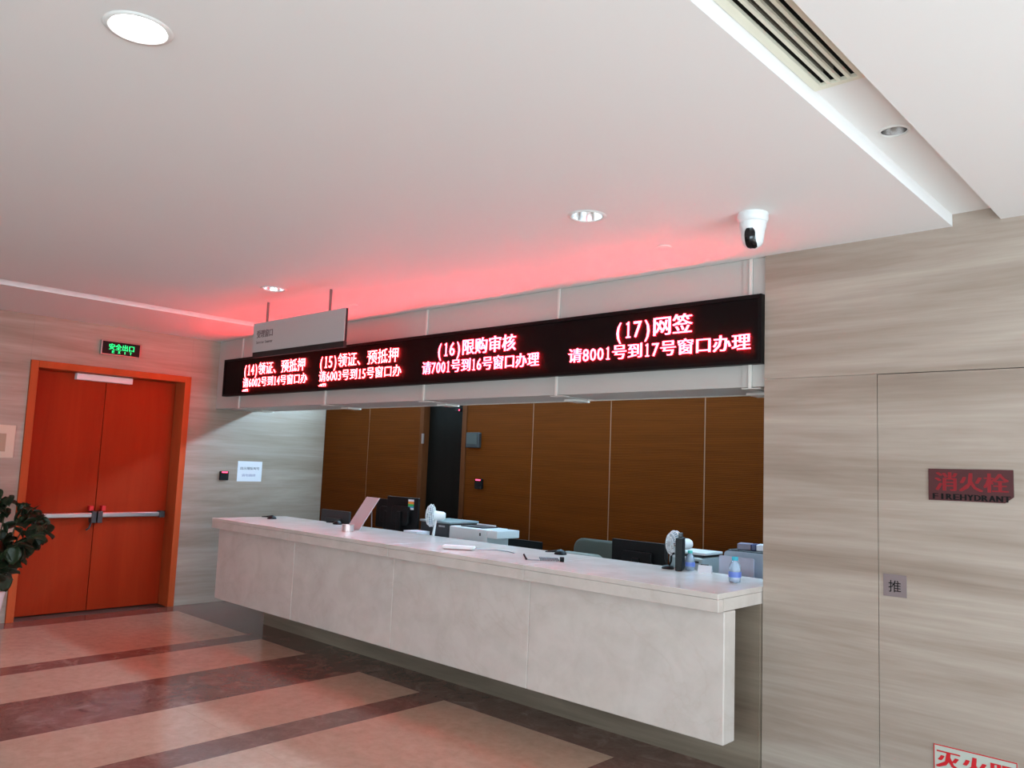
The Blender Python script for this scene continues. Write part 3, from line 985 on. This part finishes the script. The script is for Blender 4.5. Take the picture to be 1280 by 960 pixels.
def monitor(x, y, rz, w, h, ztop, zbase, m, label, logo=False):
    t = thing('monitor', label, 'monitor', (x, y, zbase), rz)
    T = ztop - zbase
    bm = bmesh.new()
    bm_prism(bm, rrect(-w / 2, w / 2, T - h, T, 0.008, 3), 0.022)
    obj('screen_housing', bm, m, t, bevel=0.003)
    bm = bmesh.new()
    bm_box(bm, -w / 2 + 0.012, w / 2 - 0.012, 0.0222, 0.0235, T - h + 0.014, T - 0.012)
    obj('screen', bm, M_BLACKGLOSS, t)
    bm = bmesh.new()
    bm_prism(bm, rrect(-w * 0.27, w * 0.27, T - h * 0.78, T - h * 0.25, 0.02, 3), -0.028)
    bmesh.ops.translate(bm, vec=(0, -0.0005, 0), verts=bm.verts)
    bk = obj('rear_cover', bm, m, t, bevel=0.006)
    if logo:
        bm = bmesh.new()
        bm_box(bm, -0.03, 0.03, -0.0305, -0.0292, T - h * 0.50, T - h * 0.46)
        obj('badge', bm, M_STEEL, bk)
    if T - h > 0.03:
        bm = bmesh.new()
        bm_box(bm, -0.03, 0.03, -0.045, -0.0295, 0.012, T - h * 0.4)
        obj('stand', bm, m, t, bevel=0.004)
    bm = bmesh.new()
    bm_prism(bm, rrect(-0.11, 0.11, -0.10, 0.10, 0.04, 4), 0.012, M=Matrix.Translation((0, -0.01, 0.012)) @ Matrix.Rotation(-math.pi / 2, 4, 'X'))
    obj('stand_base', bm, m, t)
    return t


DZT = 0.7505
monitor(-3.32, 4.95, 0.0, 0.47, 0.29, 1.148, DZT, M_BLACK, 'black desktop monitor seen from behind beside the dark grey green chair')
monitor(-4.70, 5.19, 0.0, 0.50, 0.25, 1.028, DZT, M_BLACK, 'low black monitor beside the white box printer')
monitor(-6.94, 4.86, 0.0, 0.49, 0.30, 1.133, DZT, M_DKGREY, 'dark grey monitor standing nearest the limestone wall')
monitor(-6.32, 5.06, 0.0, 0.42, 0.28, 1.278, DZT, M_BLACK, 'black monitor with a small grey badge behind the pink card', logo=True)
m5 = monitor(-5.93, 4.90, 0.0, 0.455, 0.33, 1.322, DZT, M_BLACK, 'black monitor with a colourful sticker behind the counter')
for (a, b, mm) in ((0.052, 0.075, M_ORANGE), (0.031, 0.052, M_STGREEN), (0.018, 0.031, M_STBLUE), (0.0, 0.018, M_PACKW), (0.075, 0.094, M_PACKW)):
    bm = bmesh.new()
    bm_box(bm, 0.085, 0.165, -0.0012, -0.0002, 0.462 + a, 0.462 + b)
    obj('sticker_band', bm, mm, m5)

# slim screen turned edge-on, on the worktop
sm = thing('slim_screen', 'slim black screen turned edge-on on the worktop near the water bottle', 'monitor', (-2.765, 4.60, ZS), math.atan2(4.6, -2.76) - 0.13)
bm = bmesh.new()
bm_box(bm, -0.07, 0.07, -0.022, 0.022, 0.0, 0.205)
obj('screen_housing', bm, M_BLACK, sm, bevel=0.005)
bm = bmesh.new()
bm_box(bm, -0.02, 0.03, -0.012, 0.012, 0.2055, 0.235)
obj('webcam', bm, M_DKGREY, sm, bevel=0.004)
bm = bmesh.new()
bm_box(bm, -0.06, 0.06, 0.0225, 0.0240, 0.015, 0.19)
obj('screen', bm, M_BLACKGLOSS, sm)

# microphone with gooseneck next to it
mc = thing('desk_microphone', 'black gooseneck microphone with a flat base beside the slim screen', 'microphone', (-2.845, 4.585, ZS))
bm = bmesh.new()
bm_lathe(bm, [(0.001, 0.0), (0.040, 0.0), (0.042, 0.008), (0.034, 0.018), (0.012, 0.024), (0.001, 0.024)], 20)
obj('base', bm, M_BLACK, mc, smooth=True)
bm = bmesh.new()
bm_tube(bm, [(0.01, 0, 0.023), (0.022, 0.0, 0.05), (0.024, 0.0, 0.082), (0.035, 0.0, 0.098), (0.045, 0.0, 0.102)], 0.007, 8)
obj('gooseneck', bm, M_BLACK, mc, smooth=True)
bm = bmesh.new()
bm_tube(bm, [(-0.01, 0, 0.022), (-0.030, 0.01, 0.06), (-0.030, 0.01, 0.12), (-0.034, 0.012, 0.16)], 0.004, 6)
obj('cable', bm, M_BLACK, mc, smooth=True)


def fan(x, y, z, rz, R, label):
    t = thing('desk_fan', label, 'fan', (x, y, z), rz)
    hub = 0.215
    bm = bmesh.new()
    bm_lathe(bm, [(0.001, 0.0), (0.065, 0.0), (0.068, 0.012), (0.05, 0.024), (0.001, 0.028)], 28)
    obj('base', bm, M_PLASTICW, t, smooth=True)
    bm = bmesh.new()
    bm_tube(bm, [(0, 0.01, 0.027), (0, 0.02, 0.10), (0, 0.03, hub - 0.03)], [0.014, 0.011, 0.012], 10)
    obj('neck', bm, M_PLASTICW, t, smooth=True)
    RX = Matrix.Translation((0, 0, hub)) @ Matrix.Rotation(math.pi / 2, 4, 'X')
    bm = bmesh.new()
    bm_lathe(bm, [(0.001, -0.115), (0.026, -0.112), (0.036, -0.095), (0.040, -0.05), (0.044, -0.02), (0.001, -0.018)], 24, M=RX)
    obj('motor_housing', bm, M_PLASTICW, t, smooth=True)
    bm = bmesh.new()
    for rr, zz in ((R, 0.018), (R * 0.985, 0.0), (R * 0.8, 0.042), (R * 0.55, 0.052), (R * 0.8, -0.012), (R * 0.5, -0.018)):
        bm_tube(bm, [RX @ Vector((rr * math.cos(k * math.pi / 14), rr * math.sin(k * math.pi / 14), zz)) for k in range(29)], 0.0028, 6, caps=False)
    for k in range(28):
        a = k * 2 * math.pi / 28
        bm_tube(bm, [RX @ Vector((r_ * math.cos(a), r_ * math.sin(a), z_)) for r_, z_ in ((R, 0.018), (R * 0.8, 0.042), (R * 0.5, 0.053), (R * 0.22, 0.054))], 0.0020, 5, caps=False)
        bm_tube(bm, [RX @ Vector((r_ * math.cos(a), r_ * math.sin(a), z_)) for r_, z_ in ((R, 0.018), (R * 0.8, -0.012), (R * 0.3, -0.018))], 0.0020, 5, caps=False)
    obj('wire_guard', bm, M_PLASTICW, t, smooth=True)
    bm = bmesh.new()
    bm_lathe(bm, [(0.001, 0.058), (R * 0.2, 0.056), (R * 0.24, 0.050), (R * 0.22, 0.047)], 20, M=RX)
    obj('centre_badge', bm, M_PLASTICG, t, smooth=True)
    for k in range(4):
        a0 = k * math.pi / 2
        bm = bmesh.new()
        g = []
        for i in range(6):
            r_ = R * (0.18 + 0.68 * i / 5)
            wd = 0.55 - 0.05 * i
            g.append([bm.verts.new(RX @ Vector((r_ * math.cos(a0 + u * wd), r_ * math.sin(a0 + u * wd), 0.016 + 0.014 * u))) for u in (-1, -0.3, 0.3, 1)])
        for p, q in zip(g, g[1:]):
            for i in range(3):
                bm.faces.new((p[i], p[i + 1], q[i + 1], q[i]))
        r2 = bmesh.ops.extrude_face_region(bm, geom=list(bm.faces))
        bmesh.ops.translate(bm, vec=(0, 0.002, 0), verts=[v for v in r2['geom'] if isinstance(v, bmesh.types.BMVert)])
        obj('blade', bm, M_FANBLADE, t, smooth=True)
    return t


def stand_box(name, label, cat, x0, x1, y0, y1, z0, z1, m):
    return tag(box(name, x0, x1, y0, y1, z0, z1, m, bevel=0.004), label, cat)


# risers that lift the desk equipment
def riser(x0, x1, y0, y1, top, label):
    t = thing('desk_riser', label, 'riser', ((x0 + x1) / 2, (y0 + y1) / 2, DZT))
    rel(box('top', x0, x1, y0, y1, top - 0.02, top, M_DESK, bevel=0.002), t)
    rel(box('side', x0, x0 + 0.02, y0, y1, DZT, top - 0.0205, M_DESK), t)
    rel(box('side', x1 - 0.02, x1, y0, y1, DZT, top - 0.0205, M_DESK), t)
    return t


riser(-5.70, -5.24, 4.725, 4.90, 0.975, 'grey desk riser under the white desk fan')
fan(-5.385, 4.80, 0.9755, math.radians(-52), 0.098, 'white desk fan beside the white box printer')
riser(-3.03, -2.84, 4.74, 4.92, 0.955, 'grey desk riser under the white fan by the slim screen')
fan(-2.935, 4.83, 0.9555, math.radians(-30), 0.088, 'white desk fan behind the slim black screen')

# printers
pr = thing('printer', 'white box printer with a dark tray on top beside the desk fan', 'printer', (-4.88, 4.93, DZT))
rel(box('body', -5.155, -4.70, 4.79, 5.06, DZT, 1.122, M_PLASTICG, bevel=0.012), pr)
rel(box('side_unit', -4.699, -4.58, 4.79, 5.06, 1.055, 1.118, M_PLASTICG, bevel=0.006), pr)
rel(box('output_tray', -5.06, -4.80, 4.84, 5.03, 1.1225, 1.130, M_DKGREY), pr)
rel(box('paper_flap', -5.06, -4.84, 5.031, 5.045, 1.1225, 1.140, M_PLASTICW), pr)
rel(box('button', -4.782, -4.766, 4.786, 4.7895, 1.066, 1.090, M_DKGREY), pr)
pr2 = thing('printer', 'dark printer with a pale lid behind the desk fan', 'printer', (-5.53, 5.16, DZT))
rel(box('body', -5.69, -5.31, 4.93, 5.28, DZT, 1.118, M_DKGREY, bevel=0.01), pr2)
rel(box('lid', -5.695, -5.295, 4.92, 5.29, 1.1185, 1.136, mat('pale_green_grey_lid', (134, 148, 148), 0.4), bevel=0.004), pr2)
rel(box('control_panel', -5.44, -5.36, 4.926, 4.9295, 1.085, 1.10, M_STEEL), pr2)
pr3 = thing('printer', 'white printer with an open dark slot behind the slim screen', 'printer', (-2.98, 5.18, DZT))
rel(box('body', -3.11, -2.845, 5.02, 5.28, DZT, 1.070, M_PLASTICG, bevel=0.01), pr3)
rel(box('lid', -3.12, -2.835, 5.05, 5.29, 1.088, 1.106, M_PLASTICW, bevel=0.004), pr3)
rel(box('scan_slot', -3.09, -2.86, 5.045, 5.28, 1.0705, 1.0875, M_DKGREY), pr3)
rel(box('buttons', -2.93, -2.87, 5.0165, 5.0195, 1.035, 1.05, M_DKGREY), pr3)

# ---- papers
bmf = thing('document_folder', 'blue folder with white papers lying open behind the counter edge', 'folder', (-5.65, 4.80, 0.9755))
rel(box('cover', -5.695, -5.50, 4.728, 4.89, 0.9755, 0.992, M_BLUEFOLDER), bmf)
rel(box('paper_stack', -5.69, -5.51, 4.732, 4.886, 0.9925, 1.040, M_PAPER), bmf)

# ---- things on the worktop
pk = thing('card_stand', 'tall pale pink card leaning in a stand on the worktop', 'card stand', (-5.98, 4.47, ZS))
bm = bmesh.new()
dx = -0.105
o4 = [(-0.135, 0.0), (0.095, 0.0), (0.095 - 0.0, 0.0), (0.095, 0.004)]
bmA = bmesh.new()
front = [(-0.165, -0.03, 0.002), (0.065, -0.06, 0.002), (0.105, 0.115, 0.285), (-0.125, 0.145, 0.285)]
offv = Vector((0.01, 0.055, -0.03)) * 0.06
va = [bmA.verts.new(p) for p in front]
vb = [bmA.verts.new(Vector(p) + offv) for p in front]
bmA.faces.new(va)
bmA.faces.new(vb[::-1])
for i in range(4):
    bmA.faces.new((va[i], vb[i], vb[(i + 1) % 4], va[(i + 1) % 4]))
obj('card', bmA, M_PINK, pk)
bm.free()
bm = bmesh.new()
bm_tube(bm, [(0.0, 0.125, 0.004), (-0.01, 0.118, 0.235)], 0.005, 6)
obj('strut', bm, M_STEEL, pk)
bm = bmesh.new()
bm_lathe(bm, [(0.001, 0.0), (0.052, 0.0), (0.053, 0.058), (0.047, 0.058), (0.046, 0.006), (0.001, 0.005)], 28)
tag(obj('steel_cup', bm, mat('pinkish_steel', (206, 190, 186), 0.3, metal=0.6), smooth=True, loc=(-5.845, 4.235, ZS)), 'small open pinkish steel cup before the pink card', 'cup')


def pen_stand(x, y, rz, label, group=None):
    t = thing('counter_pen', label, 'pen', (x, y, ZS), rz, group)
    bm = bmesh.new()
    bm_lathe(bm, [(0.001, 0.0), (0.045, 0.0), (0.046, 0.006), (0.036, 0.022), (0.016, 0.032), (0.001, 0.034)], 20)
    obj('base', bm, M_BLACK, t, smooth=True)
    bm = bmesh.new()
    bm_tube(bm, [(0.01, 0, 0.030), (-0.05, 0.0, 0.020), (-0.11, 0.0, 0.016)], [0.008, 0.007, 0.004], 8)
    obj('pen', bm, M_BLACK, t, smooth=True)
    return t


pen_stand(-7.30, 4.36, 0.55, 'black counter pen on a round base at the limestone wall end of the worktop')
pen_stand(-6.52, 4.60, 0.7, 'black counter pen on a round base beside the pink card')
pen_stand(-3.74, 4.58, 0.75, 'black counter pen on a round base beside the coiled cord')
ck = thing('coiled_cord_pen', 'pen with a grey coiled cord lying on the worktop', 'pen', (-3.50, 4.17, ZS))
bm = bmesh.new()
hel = []
for i in range(85):
    t = i / 84
    a = t * 2 * math.pi * 12
    hel.append((-0.065 + 0.13 * t, 0.0115 * math.cos(a), 0.0155 + 0.0115 * math.sin(a)))
bm_tube(bm, hel, 0.0032, 5)
obj('coil', bm, mat('grey_coil', (120, 120, 126), 0.4), ck, smooth=True, rotz=0.72)
bm = bmesh.new()
bm_lathe(bm, [(0.016, -0.014), (0.016, 0.014)], 14, M=Matrix.Translation((0.085 * math.cos(0.72), 0.085 * math.sin(0.72), 0.0165)) @ Matrix.Rotation(0.72, 4, 'Z') @ Matrix.Rotation(math.pi / 2, 4, 'Y'), cap0=True, cap1=True)
obj('end_block', bm, M_BLACK, ck, smooth=True)
bm = bmesh.new()
bm_tube(bm, [(-0.049, -0.043, 0.006), (-0.09, -0.07, 0.004), (-0.125, -0.085, 0.006)], 0.003, 6)
obj('cord', bm, mat('grey_coil', (120, 120, 126), 0.4), ck, smooth=True)
bm = bmesh.new()
bm_tube(bm, [(-0.118, -0.095, 0.008), (-0.16, -0.075, 0.034)], [0.007, 0.006], 8)
obj('pen', bm, M_BLACK, ck, smooth=True)

ch = thing('handset', 'white handset with a thin grey cord lying on the worktop before the printer', 'handset', (-4.30, 4.09, ZS), 0.55)
bm = bmesh.new()
bm_prism(bm, rrect(-0.12, 0.12, 0.004, 0.030, 0.010, 4), 0.06)
obj('body', bm, M_PLASTICW, ch, bevel=0.006)
bm = bmesh.new()
bm_box(bm, -0.105, 0.105, -0.004, 0.05, 0.0, 0.0038)
obj('underside', bm, mat('dull_pink_grey', (142, 112, 112), 0.5), ch)
bm = bmesh.new()
bm_tube(bm, [(0.12, 0.03, 0.016), (0.17, 0.09, 0.004), (0.26, 0.12, 0.004), (0.36, 0.07, 0.004), (0.42, -0.01, 0.004)], 0.004, 6)
obj('cord', bm, mat('pale_grey_cord', (170, 170, 176), 0.5), ch, smooth=True)


def bottle(x, y, z, label, cap, s=1.0):
    t = thing('water_bottle', label, 'bottle', (x, y, z))
    t.scale = (s * 1.18, s * 1.18, s)
    bm = bmesh.new()
    bm_lathe(bm, [(0.001, 0.004), (0.024, 0.0), (0.029, 0.006), (0.030, 0.025), (0.0285, 0.034), (0.030, 0.042), (0.030, 0.072), (0.029, 0.085), (0.024, 0.104), (0.015, 0.122), (0.0125, 0.126), (0.0125, 0.134)], 28)
    obj('body', bm, M_BOTTLE, t, smooth=True)
    bm = bmesh.new()
    bm_lathe(bm, [(0.0306, 0.030), (0.0308, 0.032), (0.0308, 0.060), (0.0306, 0.062)], 28)
    obj('label_band', bm, M_LABELBLUE, t, smooth=True)
    bm = bmesh.new()
    bm_lathe(bm, [(0.0150, 0.126), (0.0155, 0.128), (0.0155, 0.144), (0.0140, 0.146), (0.001, 0.146)], 24)
    obj('cap', bm, cap, t, smooth=True)
    return t


bottle(-2.272, 4.385, ZS, 'clear water bottle with a teal cap standing at the stone wall end of the worktop', M_CAP)
bottle(-2.72, 4.675 - 0.03, ZS, 'clear water bottle with a green teal cap beside the slim black screen', M_CAPG, 0.86)
tc = thing('tent_card', 'small white folded card on the worktop between the two bottles', 'card', (-2.60, 4.63, ZS), 0.35)
bm = bmesh.new()
bm_prism(bm, [(-0.030, 0.0), (0.0, 0.045), (0.002, 0.045), (0.032, 0.0), (0.029, 0.0), (0.001, 0.042), (-0.027, 0.0)], 0.085, M=Matrix.Rotation(math.pi / 2, 4, 'Z') @ Matrix.Translation((0, -0.04, 0)))
obj('card', bm, M_PAPER, tc)
bm = bmesh.new()
bm_box(bm, -0.03, 0.02, -0.003, 0.003, 0.0455, 0.052)
obj('clip', bm, M_DKGREY, tc)

dv = thing('desk_divider', 'grey frosted divider panel with rounded corner behind the water bottle', 'divider', (-2.44, 4.86, DZT))
bm = bmesh.new()
bm_prism(bm, rrect(-0.155, 0.255, 0.0, 0.410, 0.025, 5), 0.012)
obj('panel', bm, M_FROSTPANEL, dv)
dv2 = thing('desk_divider', 'lilac translucent panel before the grey frosted divider', 'divider', (-2.45, 4.76, DZT))
bm = bmesh.new()
bm_prism(bm, rrect(-0.128, 0.112, 0.0, 0.386, 0.012, 4), 0.006)
obj('panel', bm, M_FROSTPANEL2, dv2)
cb = thing('filing_box', 'dark grey filing box behind the frosted dividers', 'box', (-2.42, 5.08, DZT))
rel(box('body', -2.60, -2.26, 4.93, 5.26, DZT, 1.145, M_DKGREY, bevel=0.004), cb)
rel(box('lid', -2.605, -2.255, 4.925, 5.265, 1.1455, 1.163, M_DKGREY, bevel=0.004), cb)
pkt = thing('tissue_packet', 'white and navy tissue packet lying on the dark filing box', 'packet', (-2.47, 5.03, 1.1635), 0.25)
for a, b, mm, nm in ((-0.10, -0.012, M_PACKGREY, 'wrapper_end'), (-0.0115, 0.022, M_NAVY, 'wrapper_band'), (0.0225, 0.10, M_PACKW, 'wrapper_front')):
    bm = bmesh.new()
    bm_box(bm, a, b, -0.05, 0.05, 0.0, 0.042)
    obj(nm, bm, mm, pkt, bevel=0.006)
